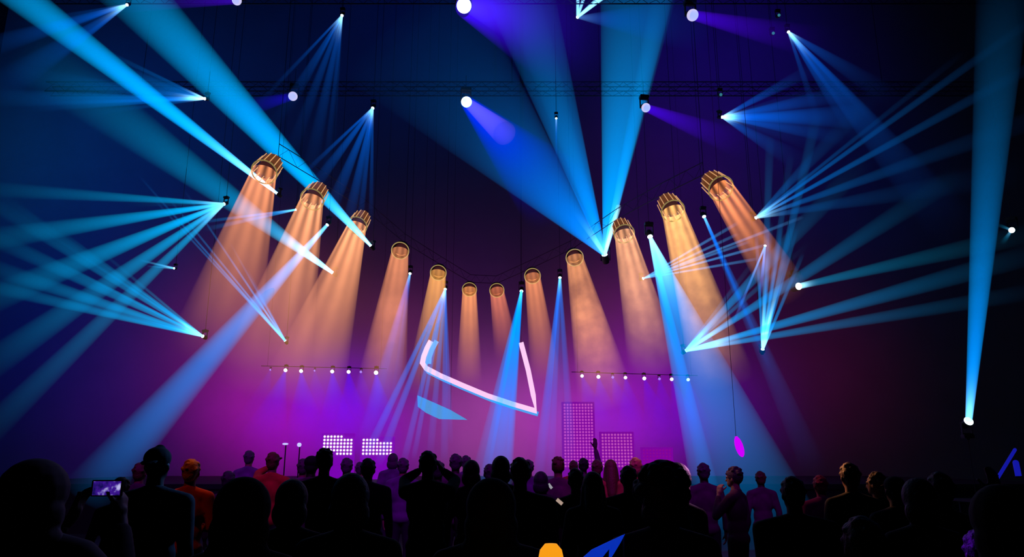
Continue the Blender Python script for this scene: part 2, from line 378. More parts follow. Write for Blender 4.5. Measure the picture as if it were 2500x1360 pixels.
# stage
st = thing('stage_platform', 'low black stage deck behind the crowd', 'stage', (0, 25.5, 0))
bm = bmesh.new(); box(bm, (0, 0, 1.13), (30, 12, 0.14), bev=0.02); link('deck', tome('deck', bm), BLACK, st)
bm = bmesh.new(); box(bm, (0, -5.9, 0.53), (29.8, 0.08, 1.06)); link('skirt', tome('skirt', bm), BLACK, st)
for sx in (-14.5, -7, 0, 7, 14.5):
    bm = bmesh.new(); box(bm, (sx, 5.4, 0.53), (0.12, 0.12, 1.06)); link('leg', tome('leg', bm), STEEL, st)

# unseen spots added to colour the back wall, standing in for glowing haze
WG = 0.75
def wash(px, py, d, col, s):
    p = at(px, py, BW); d *= 1.3; l = bpy.data.lights.new('unseen_wash_light', 'SPOT'); l.color = col; l.shadow_soft_size = 0; l.spot_size = math.radians(125); l.spot_blend = 1.0
    l.energy = s * d*d * 4*PI*PI / 0.22 * WG      # s = brightness asked of the wall facing it
    o = bpy.data.objects.new('unseen_wash_light', l); C.objects.link(o); o.location = (p.x, BW-d, p.z); o.rotation_euler = (PI/2, 0, 0)
    return o
WASHES = [
    (620, 1000, 3.0, (0.85, 0.0, 0.9), 0.24), (730, 1060, 2.4, (0.75, 0.0, 1.0), 0.22), (830, 985, 2.2, (0.26, 0.0, 1.0), 0.42), (950, 1060, 2.4, (0.65, 0.0, 1.0), 0.30),
    (1200, 1030, 3.2, (0.95, 0.14, 0.9), 0.34), (1420, 1040, 3.0, (0.85, 0.03, 1.0), 0.34), (1590, 1010, 3.0, (0.50, 0.0, 1.0), 0.34),
    (1780, 1000, 2.6, (0.25, 0.0, 1.0), 0.10), (1950, 900, 4.0, (1.0, 0.0, 0.5), 0.030), (540, 830, 4.0, (1.0, 0.05, 0.9), 0.07),
    (1130, 790, 5.0, (0.6, 0.0, 1.0), 0.035), (700, 780, 3.5, (1.0, 0.16, 0.35), 0.11), (980, 830, 2.6, (1.0, 0.12, 0.6), 0.07), (1470, 800, 3.0, (1.0, 0.12, 0.55), 0.06), (60, 380, 5.0, (0.0, 0.3, 0.8), 0.035), (150, 800, 6.5, (0.0, 0.02, 1.0), 0.06), (300, 350, 8.0, (0.0, 0.10, 1.0), 0.09),
    (1050, 80, 8.0, (0.0, 0.05, 1.0), 0.04), (1750, 150, 6.0, (0.05, 0.0, 1.0), 0.09), (1650, 480, 5.0, (0.35, 0.0, 1.0), 0.035),
    (1630, 800, 3.5, (0.7, 0.0, 1.0), 0.08), (2000, 480, 6.0, (0.0, 0.04, 1.0), 0.02), (330, 1010, 4, (0.25, 0.0, 1.0), 0.05),
]
for w in WASHES: wash(*w)

def lamp(kind, loc, target, col, e, angle=30, blend=0.6, size=0.1):
    l = bpy.data.lights.new('unseen_spot', 'SPOT'); l.color = col; l.energy = e; l.spot_size = math.radians(angle); l.spot_blend = blend; l.shadow_soft_size = size
    o = bpy.data.objects.new('unseen_spot', l); C.objects.link(o); o.location = loc
    o.rotation_mode = 'QUATERNION'; o.rotation_quaternion = (Vector(target)-Vector(loc)).to_track_quat('-Z', 'Y')
    return o

# ------------------------------------------------------------------ trusses
def truss(a, b, w, label, group=None, cables=()):
    a, b = Vector(a), Vector(b); root = thing('lighting_truss', label, 'truss', (a+b)/2, group); A, B = a-root.location, b-root.location
    d = (B-A).normalized(); side = d.cross(Vector((0, 0, 1))).normalized()*w/2; up = Vector((0, 0, w/2))
    offs = [side+up, side-up, -side-up, -side+up]
    bm = bmesh.new()
    for o in offs: tube(bm, A+o, B+o, 0.014, seg=8)
    link('chords', tome('chords', bm), STEEL, root)
    bm = bmesh.new(); n = max(2, int((B-A).length/w))
    for k in range(n):
        p, q = A.lerp(B, k/n), A.lerp(B, (k+1)/n)
        for i in range(4):
            o1, o2 = offs[i], offs[(i+1) % 4]
            tube(bm, p+(o1 if k % 2 else o2), q+(o2 if k % 2 else o1), 0.006, seg=5)
    link('bracing', tome('bracing', bm), STEEL, root)
    for t in cables:
        bm = bmesh.new(); p = A.lerp(B, t); tube(bm, p+up, (p.x, p.y, TOPZ-root.location.z), 0.008, seg=6); link('hanging_cable', tome('hanging_cable', bm), BLACK, root)
    return root

GAIN = 1.5; CY = (0.0, 0.44, 1.0); BL = (0.0, 0.16, 0.95); TE = (0.0, 0.42, 0.85); VI = (0.10, 0.0, 1.0); NB = (0.0, 0.10, 0.8)
def px2m(w, Y): return w/F*Y*1.04
def fan(src, beams, label, r=None, group=None, lens=LENS, hang=None, w0=5, up=True, body=1.0, name='moving_head_lamp', cat='stage light', face=None):
    """src = (px, py, Y); beams = list of (px, py, Y, width_px, colour, strength, fall, end, hot, hotlen, edge)"""
    p0 = at(*src); r = r or px2m(4, src[2]); av = Vector((0, 0, 0))
    for b in beams: av += (at(b[0], b[1], b[2])-p0).normalized()
    t = moving_head(p0, Vector(face) if face else av, r, label, group, lens, hang, up=up, body=body, name=name, cat=cat)
    for b in beams:
        ex, ey, Y, w, col, s, fall, end, hot, hl, edge = b
        p1 = at(ex, ey, Y); rr0 = px2m(w0/2, src[2]); rr1 = px2m(w/2, Y)
        cone(t, p0, p1, rr0, rr1, beam_mat(Color=col, Strength=round(s*GAIN, 4), Fall=fall, End=end, Hot=hot, HotLen=hl, Edge=edge, EdgeEnd=edge+.3))
    return t
G1 = 'narrow blue beam lamps over the stage'
def rays(ends, Y, w, col, s, fall, end=1.0, hot=0.8, hl=0.05, edge=1.3):
    out = []
    for e in ends:
        ex, ey = e[0], e[1]; ww = e[2] if len(e) > 2 else w; ss = e[3] if len(e) > 3 else 1.0
        out.append((ex, ey, Y, ww, col, s*ss, fall, end, hot, hl, edge))
    return out
EZ = 11.0
# --- long bright beams over the left side
fan((676, 472, 17), [(-90, -117, 13, 110, CY, .95, 1.5, .3, 2.2, .09, 1.6)], 'lamp whose white-hot cyan beam crosses the first orange light towards the top left corner', w0=7, hang=TOPZ)
fan((905, 600, 19), [(260, -85, 14, 170, CY, .88, 1.5, .4, 2.2, .07, 1.6)], 'lamp below the third orange light from the left, with the widest cyan beam', w0=7, hang=TOPZ)
fan((812, 666, 20), [(60, 120, 15, 170, TE, .42, 1.9, .7, 2.0, .08, 1.8)], 'lamp throwing a teal beam up left across the two leftmost orange lights', w0=8, hang=TOPZ)
fan((799, 549, 18), [(215, 1205, 13, 120, (0.0, 0.32, 1.0), .72, .8, .7, .9, .12, 1.8)], 'lamp throwing one blue beam down left to the crowd beside the second orange light', w0=8, hang=TOPZ)
# --- the big fan right of centre
fan((1476, 622, 22), [
    (985, 60, 17, 430, (0.0, 0.22, 0.85), .95, 4.2, .35, 0.25, .05, 0.9), (1262, -40, 17, 190, (0.0, 0.28, 0.95), .80, 3.4, .3, .3, .05, 0.7),
    (1262, -40, 17, 110, CY, .10, 2.2, .4, .3, .05, 1.0),
    (1560, -60, 17, 210, (0.0, 0.38, 1.0), .75, 2.4, .2, .5, .05, 0.7), (1622, -20, 17, 70, CY, .34, 1.9, .4, 1.5, .10, 1.4),
    (1385, 480, 20, 30, CY, .5, 2.5, 1, 1.5, .2, 1.2), (1510, 505, 20, 14, CY, .7, 1.0, 1, 2.5, .6, 1.2)],
    'lamp at the tip of the largest blue fan right of centre', w0=9, hang=TOPZ, r=0.09)
fan((1410, 42, 16), rays([(1412, -60, 14), (1440, -50, 12), (1490, -30, 14), (1540, -60, 20)], 14, 12, CY, .7, .6, .4, 2.2, .5) + [(1700, 60, 14, 150, NB, .16, 1.2, .6, .1, .1, 1.2)],
    'lamp under the top truss at centre with a short white-blue fan pointing up', w0=7, hang=TOPZ)
# --- ceiling lamps with purple discs
def disc(px, py, rpx, Z, ends, label, lens):
    Y = depth_at_height(px, py, Z); p0 = at(px, py, Y); e0 = ends[0]; 
    t = moving_head(p0, (EYE-p0).normalized()*0.8 + (at(e0[0], e0[1], Y-2)-p0).normalized()*0.5, px2m(rpx, Y), label, 'round-faced wash lamps on the ceiling trusses', lens, body=0.6, name='wash_lamp', hang=EZ+.85)
    for e in ends:
        ex, ey, w0, w, col, s, fall, end, edge = e
        cone(t, p0, at(ex, ey, Y-1.5), px2m(w0/2, Y), px2m(w/2, Y-1.5), beam_mat(Color=col, Strength=s, Fall=fall, End=end, Hot=0, HotLen=.1, Edge=edge, EdgeEnd=edge))
disc(1133, 14, 20, EZ, [(1330, 55, 24, 190, (.20, .10, 1), .50, 2.0, 1.6, 1.2), (1420, 90, 60, 330, (.06, 0, 1), 1.5, 1.8, 1.2, 1.4)], 'brightest white disc lamp with violet glow, top centre of the near truss', LENSW)
disc(1139, 249, 14, EZ, [(1232, 326, 24, 62, (.30, .16, .9), .75, .3, .35, .8), (1360, 480, 34, 210, (0, .01, 1), 1.0, .6, 1.2, 1.2)], 'white disc lamp with a short lavender cone, centre of the far truss', LENSW)
disc(1577, 263, 12, EZ, [(1830, 360, 20, 80, VI, .42, 1.4, 1.2, 1.2)], 'pale disc lamp by the big blue fan with violet beam to the right', LENSV)
disc(1691, 37, 16, EZ, [(2010, 108, 26, 90, VI, .36, 1.6, 1.0, 1.2)], 'pale lavender disc lamp on the near truss, right of the big blue fan', LENSV)
disc(715, 235, 12, EZ, [(575, 270, 18, 55, (.02, .0, 1), .30, 1.0, 1.0, 1.2)], 'pale disc lamp on the far truss with dim blue beam to the left', LENSV)
disc(578, 1, 13, EZ, [(300, 8, 20, 50, VI, .24, 1.2, 1.0, 1.2)], 'pale disc lamp cut by the top edge, left part of the near truss', LENSV)
# --- left fans
fan((310, 12, 14), rays([(-60, 125, 60), (-40, 240, 90, .6), (120, 85, 24), (110, 165, 26, 1.2), (40, 60, 20, .5)], 11, 30, BL, .45, 1.4, 1.0, 1.4, .07), 'lamp of the small blue fan in the top left corner', group=None, hang=TOPZ)
fan((500, 241, 16), rays([(190, 95, 20, .5), (250, 165, 60, 1.3), (-20, 240, 50, 1), (60, 262, 30, 1), (150, 200, 90, .35), (200, 280, 16, .5), (20, 180, 60, .4)], 13, 30, (0, .25, .95), .42, 1.7, .9, 1.8, .06), 'lamp of the blue fan pointing left, upper left of the hall', hang=TOPZ)
fan((547, 498, 17), rays([(-60, 460, 46, .55), (-60, 590, 64, 1.1), (-60, 745, 80, 1.15), (-60, 915, 80, .75), (-60, 1085, 70, .5), (300, 500, 12, .5)], 12, 30, (0, .52, 1.0), 1.0, 2.4, .7, 1.3, .06, 1.5), 'lamp left of the first orange light with five wide cyan beams fanning left', hang=TOPZ, w0=6)
fan((495, 821, 18), rays([(-60, 690, 40, 1.1), (-60, 640, 50, 1), (-60, 560, 50, .7), (0, 480, 30, .6), (120, 545, 12, .8), (230, 600, 10, .8), (330, 690, 10, .9), (-60, 470, 40, .5), (100, 620, 12, .8)], 13, 30, (0, .50, 1.0), .70, 1.9, .9, 1.8, .06, 1.5), 'low lamp at left whose cyan fan opens to the left edge', hang=TOPZ)
fan((696, 832, 20), rays([(370, 480), (400, 470), (450, 465), (560, 590), (340, 430), (600, 650)], 17, 6, (.02, .3, .9), .38, 1.3, .8, .25, .15), 'low lamp at left with a thin fan of hair-fine blue rays', hang=TOPZ, r=0.035)
fan((835, 38, 14.2), rays([(625, 260, 14, .8), (660, 320, 34, .7), (700, 400, 40, .6), (745, 470, 46, .6), (790, 470, 20, .5), (812, 400, 8, .4), (705, 280, 12, .8)], 12, 30, BL, .38, 2.0, .9, .8, .06, 1.1), 'lamp on the near truss with a blue fan falling left over the dark', hang=TOPZ)
fan((910, 264, 18.2), rays([(735, 430, 14, .8), (755, 470, 34, .8), (800, 530, 40, .8), (845, 570, 34, .8), (875, 570, 20, .7), (905, 560, 14, .5)], 16, 30, BL, .50, 1.4, .8, .9, .06, 1.1), 'lamp on the far truss with a blue fan falling behind the widest cyan beam', hang=TOPZ)
fan((722, 512, 18), rays([(500, 560, 14), (470, 545, 10)], 16, 12, (0, .3, .9), .40, 1, .8, .5, .1), 'dim lamp behind the second orange light with two faint blue rays', hang=TOPZ, r=0.03)
fan((425, 655, 17), rays([(340, 635, 6), (360, 650, 5)], 16, 6, TE, .4, 1, .6, .4, .3), 'tiny teal lamp in the dark blue area at left', r=0.025, hang=TOPZ)
# --- centre fans (hung on the horseshoe)
fan((1001, 668, 25), rays([(905, 1085, 80), (880, 1110, 40, .6), (950, 1090, 30, .6)], 20, 80, (.10, .14, 1), .22, .5, .9, .3, .05, 1.2), 'lamp right of the fourth orange light with a pale violet cone', hang=TOPZ, r=.05)
fan((1087, 706, 25), rays([(890, 1120, 22), (925, 1130, 22), (985, 1130, 18), (1010, 1120, 14), (1050, 1110, 20, .7), (1085, 1130, 20, .7), (1100, 1080, 14, .7)], 20, 20, (.06, .22, 1), .40, .35, .7, .4, .05, 1.0), 'lamp right of the fifth orange light with seven thin pale blue rays', hang=TOPZ, r=.05)
fan((1273, 711, 25), rays([(1195, 1190, 96, 1), (1215, 1190, 66, .8), (1180, 1180, 24, .9), (1240, 1180, 20, .5)], 19, 90, (0, .28, 1), .75, 1.3, .5, .35, .05, .9), 'lamp at centre with the solid bright blue cone over the pink frame', hang=TOPZ, w0=6, r=.06)
fan((1367, 678, 24), rays([(1312, 1190, 30, 1), (1340, 1190, 26, .5), (1395, 1100, 24, .5), (1360, 1190, 90, .25)], 19, 40, (.03, .20, 1), .50, 1.0, .6, .35, .05, 1.0), 'lamp left of the fourth orange light from the right with a slim blue cone', hang=TOPZ, w0=6, r=.05)
fan((1587, 578, 19), rays([(1742, 1290, 70, 1.1), (1882, 1330, 250, .9), (1650, 800, 30, .6)], 15, 90, (0, .34, 1), .70, 1.5, .6, 1.9, .11, 1.0), 'white-tipped lamp right of centre with the big blue cone falling to the crowd', hang=TOPZ, w0=8, r=.07)
fan((1719, 529, 19), rays([(1880, 900, 12, 1), (1900, 940, 30, .4), (1990, 1150, 60, .3)], 15, 30, (.0, .2, 1), .45, 1.2, .8, .3, .05, 1.0), 'small lamp between the two rightmost orange lights with narrow blue rays', hang=TOPZ, w0=6, r=.05)
# --- right fans
fan((1675, 856, 19), rays([(1870, 600, 16, .9), (2120, 380, 60, .8), (2350, 420, 60, .8), (2560, 610, 60, 1.0), (2560, 705, 46, .7), (1980, 590, 16, .9), (1850, 655, 8, 1)], 15, 30, (0, .38, .95), .52, 2.9, .9, 2.4, .06), 'low white-hot lamp at right whose cyan fan opens up to the right edge', hang=TOPZ, w0=7)
fan((1862, 853, 19), rays([(1846, 560, 10), (1880, 545, 16), (1908, 560, 12), (1945, 560, 12), (1960, 620, 12), (1880, 330, 24, .35), (1995, 280, 30, .35), (1930, 380, 20, .3)], 16, 14, (0, .34, 1), .55, 1.6, .6, 2.2, .10), 'low lamp at right whose bright rays stand almost upright', hang=TOPZ, w0=6)
fan((1570, 680, 21), rays([(1800, 545, 10), (1800, 572, 9), (1830, 590, 9), (1870, 598, 9, 1.2), (1850, 632, 9), (1960, 530, 10, .6)], 18, 9, (.10, .40, 1), .28, .3, .5, .12, .3, 1.0), 'lamp at right with thin pale rays crossing two orange beams sideways', hang=TOPZ, r=.04, w0=3)
fan((1868, 600, 19), rays([(1856, 720, 10), (1790, 790, 8, .6)], 18, 9, (.08, .2, 1), .5, .6, .5, .3, .3, 1.0), 'small lamp below the rightmost orange light with a blue ray bending down', hang=TOPZ, r=.035, w0=5)
fan((1845, 532, 17), rays([(2560, 20, 30, .8), (2560, 140, 36, 1), (2150, 215, 60, .8), (2560, 280, 60, .6), (2500, 420, 80, .4), (2350, 130, 20, .7)], 12, 30, (0, .20, .75), .38, 3.0, .7, .8, .05), 'lamp beside the rightmost orange light with long faint rays to the upper right', hang=TOPZ, r=.04)
fan((1925, 78, 14.5), rays([(2010, 330, 26, .7), (2110, 360, 46, 1), (2170, 330, 30, .8), (2180, 240, 60, .6), (2330, 560, 120, .5)], 12, 30, BL, .42, 2.2, .9, 1.4, .05, 1.1), 'lamp on the near truss at right with a blue fan falling right', hang=TOPZ)
fan((1763, 286, 18.5), rays([(1990, 165, 40, .7), (2080, 225, 50, .7), (2120, 285, 70, 1.2), (2080, 340, 46, .7), (1960, 400, 60, .8), (2060, 290, 220, .3)], 16, 40, BL, .42, 2.0, .9, 1.8, .06, 1.1), 'lamp on the far truss at right with a blue fan pointing straight right', hang=TOPZ)
fan((1950, 699, 18), rays([(2560, 560, 60, 1), (2020, 683, 12, 1.0)], 14, 40, TE, .14, 1.8, 1, 1.2, .03), 'short thick teal lamp alone in the dark at right', hang=TOPZ, w0=14, r=.09)
fan((2470, 562, 15), rays([(2450, 590, 14), (2440, 550, 10)], 14.5, 12, TE, .7, 1, .7, .8, .2), 'small cyan lamp pair at the right edge of the hall', r=.06, hang=TOPZ)
fan((1358, 289, 18), rays([(1358, 420, 8)], 17, 8, BL, .25, 1, 1, .4, .1), 'tiny lamp inside the biggest blue fan', r=.03, hang=TOPZ)
for (x, y, l) in ((1902, 37, 'tiny unlit-looking teal lamp above the right blue fan'), (1888, 81, 'tiny dim blue lamp left of the right blue fan'), (1760, 231, 'tiny dim lamp above the far right fan lamp')):
    moving_head(at(x, y, 17), (0, -1, -.3), .04, l, None, glow('lens_dim', (.05, .3, .4), .6), TOPZ)
# dim wide haze beams crossing at the right
fan((2365, 1028, 15), [(2452, -60, 12, 130, (0, .32, 1.0), .60, 3.3, .5, .8, .04, 1.1)], 'follow spot with white disc at right, one tall blue beam straight up', r=px2m(10.5, 15), w0=14, up=False, hang=1.0, body=.7, name='follow_spot', face=(0, -1, .45), lens=glow('lens_pale_cyan', (.75, 1, 1), 3))
tw = thing('lighting_tower', 'dark lattice tower carrying the follow spot at right', 'tower', (at(2365, 1028, 15).x, 15, 0))
bm = bmesh.new()
for sx in (-.25, .25):
    for sy in (-.25, .25): tube(bm, (sx, sy, 0), (sx, sy, 1.0), .025, seg=8)
link('uprights', tome('uprights', bm), STEEL, tw)
bm = bmesh.new(); box(bm, (0, 0, 1.02), (.7, .7, .05)); link('platform', tome('platform', bm), STEEL, tw)

# ------------------------------------------------------------------ orange cage lights on the horseshoe
def cage_meshes():
    d = {}
    bm = bmesh.new(); torus(bm, .27, .016); d['rim'] = tome('rim', bm, True)
    bm = bmesh.new(); lathe(bm, [(.10, -.62), (.19, -.60), (.21, -.55), (.21, -.40), (.2, -.40), (.17, -.44)], 28); d['housing'] = tome('housing', bm, True)
    bm = bmesh.new(); lathe(bm, [(.10, -.42), (.2, -.40), (.24, -.32), (.262, -.01), (.25, -.01), (.2, -.2)], 28); d['housing_plain'] = tome('housing_plain', bm, True)
    bm = bmesh.new()
    for i in range(18):
        a = 2*PI*i/14; tube(bm, (.245*math.cos(a), .245*math.sin(a), -.50), (.27*math.cos(a), .27*math.sin(a), .0), .010, seg=6)
    d['cage'] = tome('cage', bm)
    bm = bmesh.new(); lathe(bm, [(.19, -.20), (.19, -.17), (.1, -.15)], 24); d['lens'] = tome('lens', bm, True)
    bm = bmesh.new(); tube(bm, (0, 0, -.41), (0, 0, -.64), .03, seg=10); box(bm, (0, 0, -.65), (.14, .14, .1), bev=.01); d['bracket'] = tome('bracket', bm)
    return d
CG = cage_meshes()
OR_RIM = glow('warm_emissive_rim', (.45, .33, .10), .55); OR_RIM2 = glow('warm_emissive_round_rim', (.50, .36, .12), .75); OR_LENS = glow('warm_lens_dim', (.20, .03, .06), .15); OR_HOUSE = glow('warm_emissive_housing', (.35, .10, .03), .35); OR_ROD = glow('warm_emissive_rods', (.8, .40, .16), .85)  # emission on rim, rods and housing stands in for warm light on them
OC = (1.0, .36, .12)
#      x    y   halfw  ex   ey  wend  strength colour stripe bump noise label
RINGS = [
 (645, 420, 33, 520, 860, 210, .40, (1, .34, .13), .8, 0, .1, 'first orange cage light from the left, highest on that side'),
 (762, 487, 30, 640, 945, 220, .42, (1, .38, .16), .7, 0, .1, 'second orange cage light from the left, crossed by a cyan beam'),
 (872, 551, 25, 735, 970, 200, .46, (1, .38, .16), .6, 0, .1, 'third orange cage light from the left, above a white-hot lamp'),
 (977, 612, 22, 925, 985, 130, .30, (1, .34, .14), .3, .5, .2, 'fourth orange cage light from the left with dark round mouth'),
 (1070, 666, 20, 1035, 960, 95, .36, (1, .42, .10), .2, 0, .1, 'fifth orange cage light from the left, yellowest beam'),
 (1146, 707, 18, 1145, 945, 66, .38, (1, .34, .10), .2, 0, .1, 'orange cage light left of the middle of the horseshoe'),
 (1213, 709, 18, 1240, 880, 66, .30, (1, .26, .12), .2, 0, .1, 'orange cage light right of the middle of the horseshoe'),
 (1300, 674, 20, 1335, 940, 76, .32, (1, .32, .12), .2, 0, .1, 'fifth orange cage light from the right, beside a slim blue cone'),
 (1403, 629, 22, 1482, 985, 140, .28, (1, .38, .14), .3, .9, .6, 'fourth orange cage light from the right, beam turning smoky'),
 (1524, 571, 26, 1600, 900, 130, .42, (1, .44, .20), .6, .4, .5, 'third orange cage light from the right, next to the big blue fan tip'),
 (1643, 515, 30, 1765, 930, 150, .55, (1, .46, .13), .8, .1, .6, 'second orange cage light from the right, brightest and smokiest'),
 (1760, 460, 33, 1925, 720, 110, .42, (1, .30, .09), .9, 0, .3, 'first orange cage light from the right, highest on that side')]
cage_pts = []
for (x, y, hw, ex, ey, wend, s, col, stripe, bump, noise, label) in RINGS:
    Y = .27*F/hw; p0 = at(x, y, Y); p1 = at(ex, ey, Y-1.0)
    t = thing('cage_light', label, 'stage light', p0, 'orange cage lights on the horseshoe truss')
    q = Vector((0, 0, 1)).rotation_difference((p1-p0).normalized()*(.7 if hw > 24 else .3) + Vector((0, -.75, -.2)))
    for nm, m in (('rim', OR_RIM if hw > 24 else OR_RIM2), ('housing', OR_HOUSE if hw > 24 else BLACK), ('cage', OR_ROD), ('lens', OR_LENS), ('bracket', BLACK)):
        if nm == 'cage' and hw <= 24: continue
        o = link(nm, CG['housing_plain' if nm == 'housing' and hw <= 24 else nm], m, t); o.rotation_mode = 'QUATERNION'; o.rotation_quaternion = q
    cage_pts.append(p0 + q @ Vector((0, 0, -.95)))
    a = p0; r0 = .255
    cone(t, a, p1, r0, px2m(wend/2, Y-1), beam_mat(Color=col, Strength=round(s*1.5, 3), Fall=.35, End=1.0, Hot=0, HotLen=.1, Edge=.35, EdgeEnd=2.2, Noise=noise, Stripe=stripe, Stripes=9, Bump=bump, Soak=0), seg=48, n=14)
hs = thing('horseshoe_truss', 'dark curved truss carrying the row of orange cage lights', 'truss', (0, 20, 0))
bm = bmesh.new(); bm2 = bmesh.new()
for a, b in zip(cage_pts, cage_pts[1:]):
    A, B = a-hs.location, b-hs.location
    for dz in (0, .3): tube(bm, A+Vector((0, 0, dz)), B+Vector((0, 0, dz)), .010, seg=8)
    for k in range(5):
        tube(bm2, A.lerp(B, k/5)+Vector((0, 0, .3*(k % 2))), A.lerp(B, (k+1)/5)+Vector((0, 0, .3*((k+1) % 2))), .004, seg=5)
link('chords', tome('chords', bm), STEEL, hs); link('bracing', tome('bracing', bm2), STEEL, hs)
for k in (0, 3, 8, 11):
    bm = bmesh.new(); p = cage_pts[k]-hs.location; tube(bm, p, (p.x, p.y, TOPZ), .007, seg=6); link('hanging_cable', tome('cable', bm), BLACK, hs)
# ceiling trusses
Yn, Yf = depth_at_height(1250, 25, EZ), depth_at_height(1250, 252, EZ)
truss((-11, Yn+.9, EZ+1.0), (11, Yn+.9, EZ+1.0), .28, 'long dark ceiling truss nearer to the crowd', None, (.1, .5, .9))
truss((-13, Yf+.9, EZ+.9), (13, Yf+.9, EZ+.9), .28, 'long dark ceiling truss nearer to the stage', None, (.1, .5, .9))

# ------------------------------------------------------------------ rows of small spots on the low stage trusses
DOT = glow('small_spot_lens', (.9, .8, 1), 2.4); DOTD = glow('small_spot_lens_dim', (.45, .25, 1), .9)
rowL = [(660, 903, 0), (697, 904, 1), (735, 906, 1), (768, 905, 0), (811, 907, 1), (851, 908, 1), (881, 908, .4), (918, 910, 1.3)]
rowR = [(1421, 918, .8), (1461, 920, 1), (1496, 921, .5), (1527, 922, .8), (1573, 924, 1), (1610, 925, .5), (1640, 926, .9), (1680, 927, .8)]
ordn = ['first', 'second', 'third', 'fourth', 'fifth', 'sixth', 'seventh', 'eighth']
for row, side in ((rowL, 'left'), (rowR, 'right')):
    for i, (x, y, b) in enumerate(row):
        Y = 28; p0 = at(x, y, Y); r = px2m(2.2+2.2*b, Y)
        t = moving_head(p0, (0, -1, -.35), r, '%s small %s spot from the left in the %s row over the stage' % (ordn[i], 'white' if b > .5 else 'faint violet', side), 'row of small spots over the %s side of the stage' % side, DOT if b > .5 else DOTD, body=.6, name='small_spot')
        ex = x + (-60 if side == 'left' and i < 2 else (15 if side == 'left' else (30 if i % 2 else 60)))
        s = (.22 if side == 'left' else .13)*(.5+.5*b)
        if side == 'left' and i in (0, 3, 6): s *= .5
        cone(t, p0, at(ex, y+190, Y-1), .03, px2m(62, Y-1), beam_mat(Color=(.14, 0, 1), Strength=round(s, 3), Fall=.6, End=1.0, Hot=0, HotLen=.1, Edge=1.3, EdgeEnd=1.8))
    a, b = at(row[0][0]-25, row[0][1]-4, 28.15), at(row[-1][0]+25, row[-1][1]-4, 28.15)
    rt = thing('lighting_pipe', 'thin straight pipe holding the %s row of small spots' % side, 'pipe', (a+b)/2+Vector((0, .1, .1)))
    bm = bmesh.new(); tube(bm, (a-b)/2, (b-a)/2, .012, seg=8); link('pipe_rail', tome('pipe', bm), STEEL, rt)
    for q in ((a-b)*.45, (b-a)*.45):
        bm = bmesh.new(); tube(bm, q, (q.x, q.y, TOPZ-rt.location.z), .004, seg=6); link('hanging_cable', tome('cable', bm), BLACK, rt)

# ------------------------------------------------------------------ LED frame at centre
PINK = glow('led_pink_white', (1.0, .60, .92), 1.0); SKY = glow('led_sky_blue', (.06, .40, 1.0), .85)
def ribbon(pts, Y, wf, wside, off, root, nm, m, dy=0):
    """flat band along pts (px) of width wf px in the plane Y"""
    bm = bmesh.new(); L_, R_ = [], []
    n = len(pts)
    for i in range(n):
        a = Vector(pts[max(0, i-1)]); b = Vector(pts[min(n-1, i+1)]); d = (b-a).normalized(); nn = Vector((-d.y, d.x))
        k = 1.0
        if 0 < i < n-1:
            d1 = (Vector(pts[i])-a).normalized(); k = 1/max(.35, abs(Vector((-d1.y, d1.x)).dot(nn)))
        for lst, sgn in ((L_, 1), (R_, -1)):
            q = Vector(pts[i]) + nn*sgn*wf/2*k + Vector(off)
            lst.append(at(q.x, q.y, Y)-root.location)
    F1 = [[bm.verts.new(v) for v in s] for s in (L_, R_)]
    F2 = [[bm.verts.new(v+Vector((0, .05, 0))) for v in s] for s in (L_, R_)]
    for i in range(n-1):
        bm.faces.new((F1[0][i], F1[0][i+1], F1[1][i+1], F1[1][i])); bm.faces.new((F2[0][i], F2[1][i], F2[1][i+1], F2[0][i+1]))
        bm.faces.new((F1[0][i], F2[0][i], F2[0][i+1], F1[0][i+1])); bm.faces.new((F1[1][i], F1[1][i+1], F2[1][i+1], F2[1][i]))
    bm.faces.new((F1[0][0], F1[1][0], F2[1][0], F2[0][0])); bm.faces.new((F1[0][-1], F2[0][-1], F2[1][-1], F1[1][-1]))
    return link(nm, tome(nm, bm), m, root)
FY = 26.5
fr = thing('led_sign', 'open pink-white glowing frame with pale blue edge hanging at centre stage', 'light frame', at(1170, 960, FY))
fpts = [(1052, 832), (1042, 850), (1034, 870), (1031, 886), (1040, 899), (1075, 917), (1130, 941), (1190, 966), (1250, 986), (1308, 1003), (1302, 965), (1290, 905), (1272, 836)]
ribbon(fpts, FY, 12, 0, (0, 0), fr, 'front_tube', PINK)
ribbon(fpts[:10], FY+.12, 11, 0, (6, 8) , fr, 'side_band', SKY)
ribbon([(1064, 832), (1053, 852), (1046, 872), (1045, 888)], FY+.1, 11, 0, (2, 0), fr, 'inner_band', SKY)
for px in ((1052, 834), (1272, 838)):
    bm = bmesh.new(); p = at(*px, FY)-fr.location; tube(bm, p, (p.x, p.y, TOPZ-fr.location.z), .006, seg=6); link('hanging_cable', tome('cable', bm), BLACK, fr)
fin = thing('led_fin', 'flat pale blue glowing fin under the left corner of the pink frame', 'light panel', at(1080, 1000, FY))
bm = bmesh.new(); q = [(1019, 965), (1062, 984), (1100, 1001), (1141, 1025), (1072, 1023), (1040, 1008), (1020, 993)]
A = [bm.verts.new(at(*p, FY)-fin.location) for p in q]; B = [bm.verts.new(at(*p, FY)-fin.location+Vector((0, .06, 0))) for p in q]
bm.faces.new(A); bm.faces.new(B[::-1])
for i in range(len(q)): bm.faces.new((A[i], B[i], B[(i+1) % len(q)], A[(i+1) % len(q)]))
link('panel_face', tome('panel_face', bm), glow('led_fin_blue', (.10, .36, .85), .8), fin)
for px in ((1025, 970), (1100, 1003)):
    bm = bmesh.new(); p = at(*px, FY+.02)-fin.location; tube(bm, p, (p.x, p.y, TOPZ-fin.location.z), .005, seg=6); link('hanging_cable', tome('cable', bm), BLACK, fin)

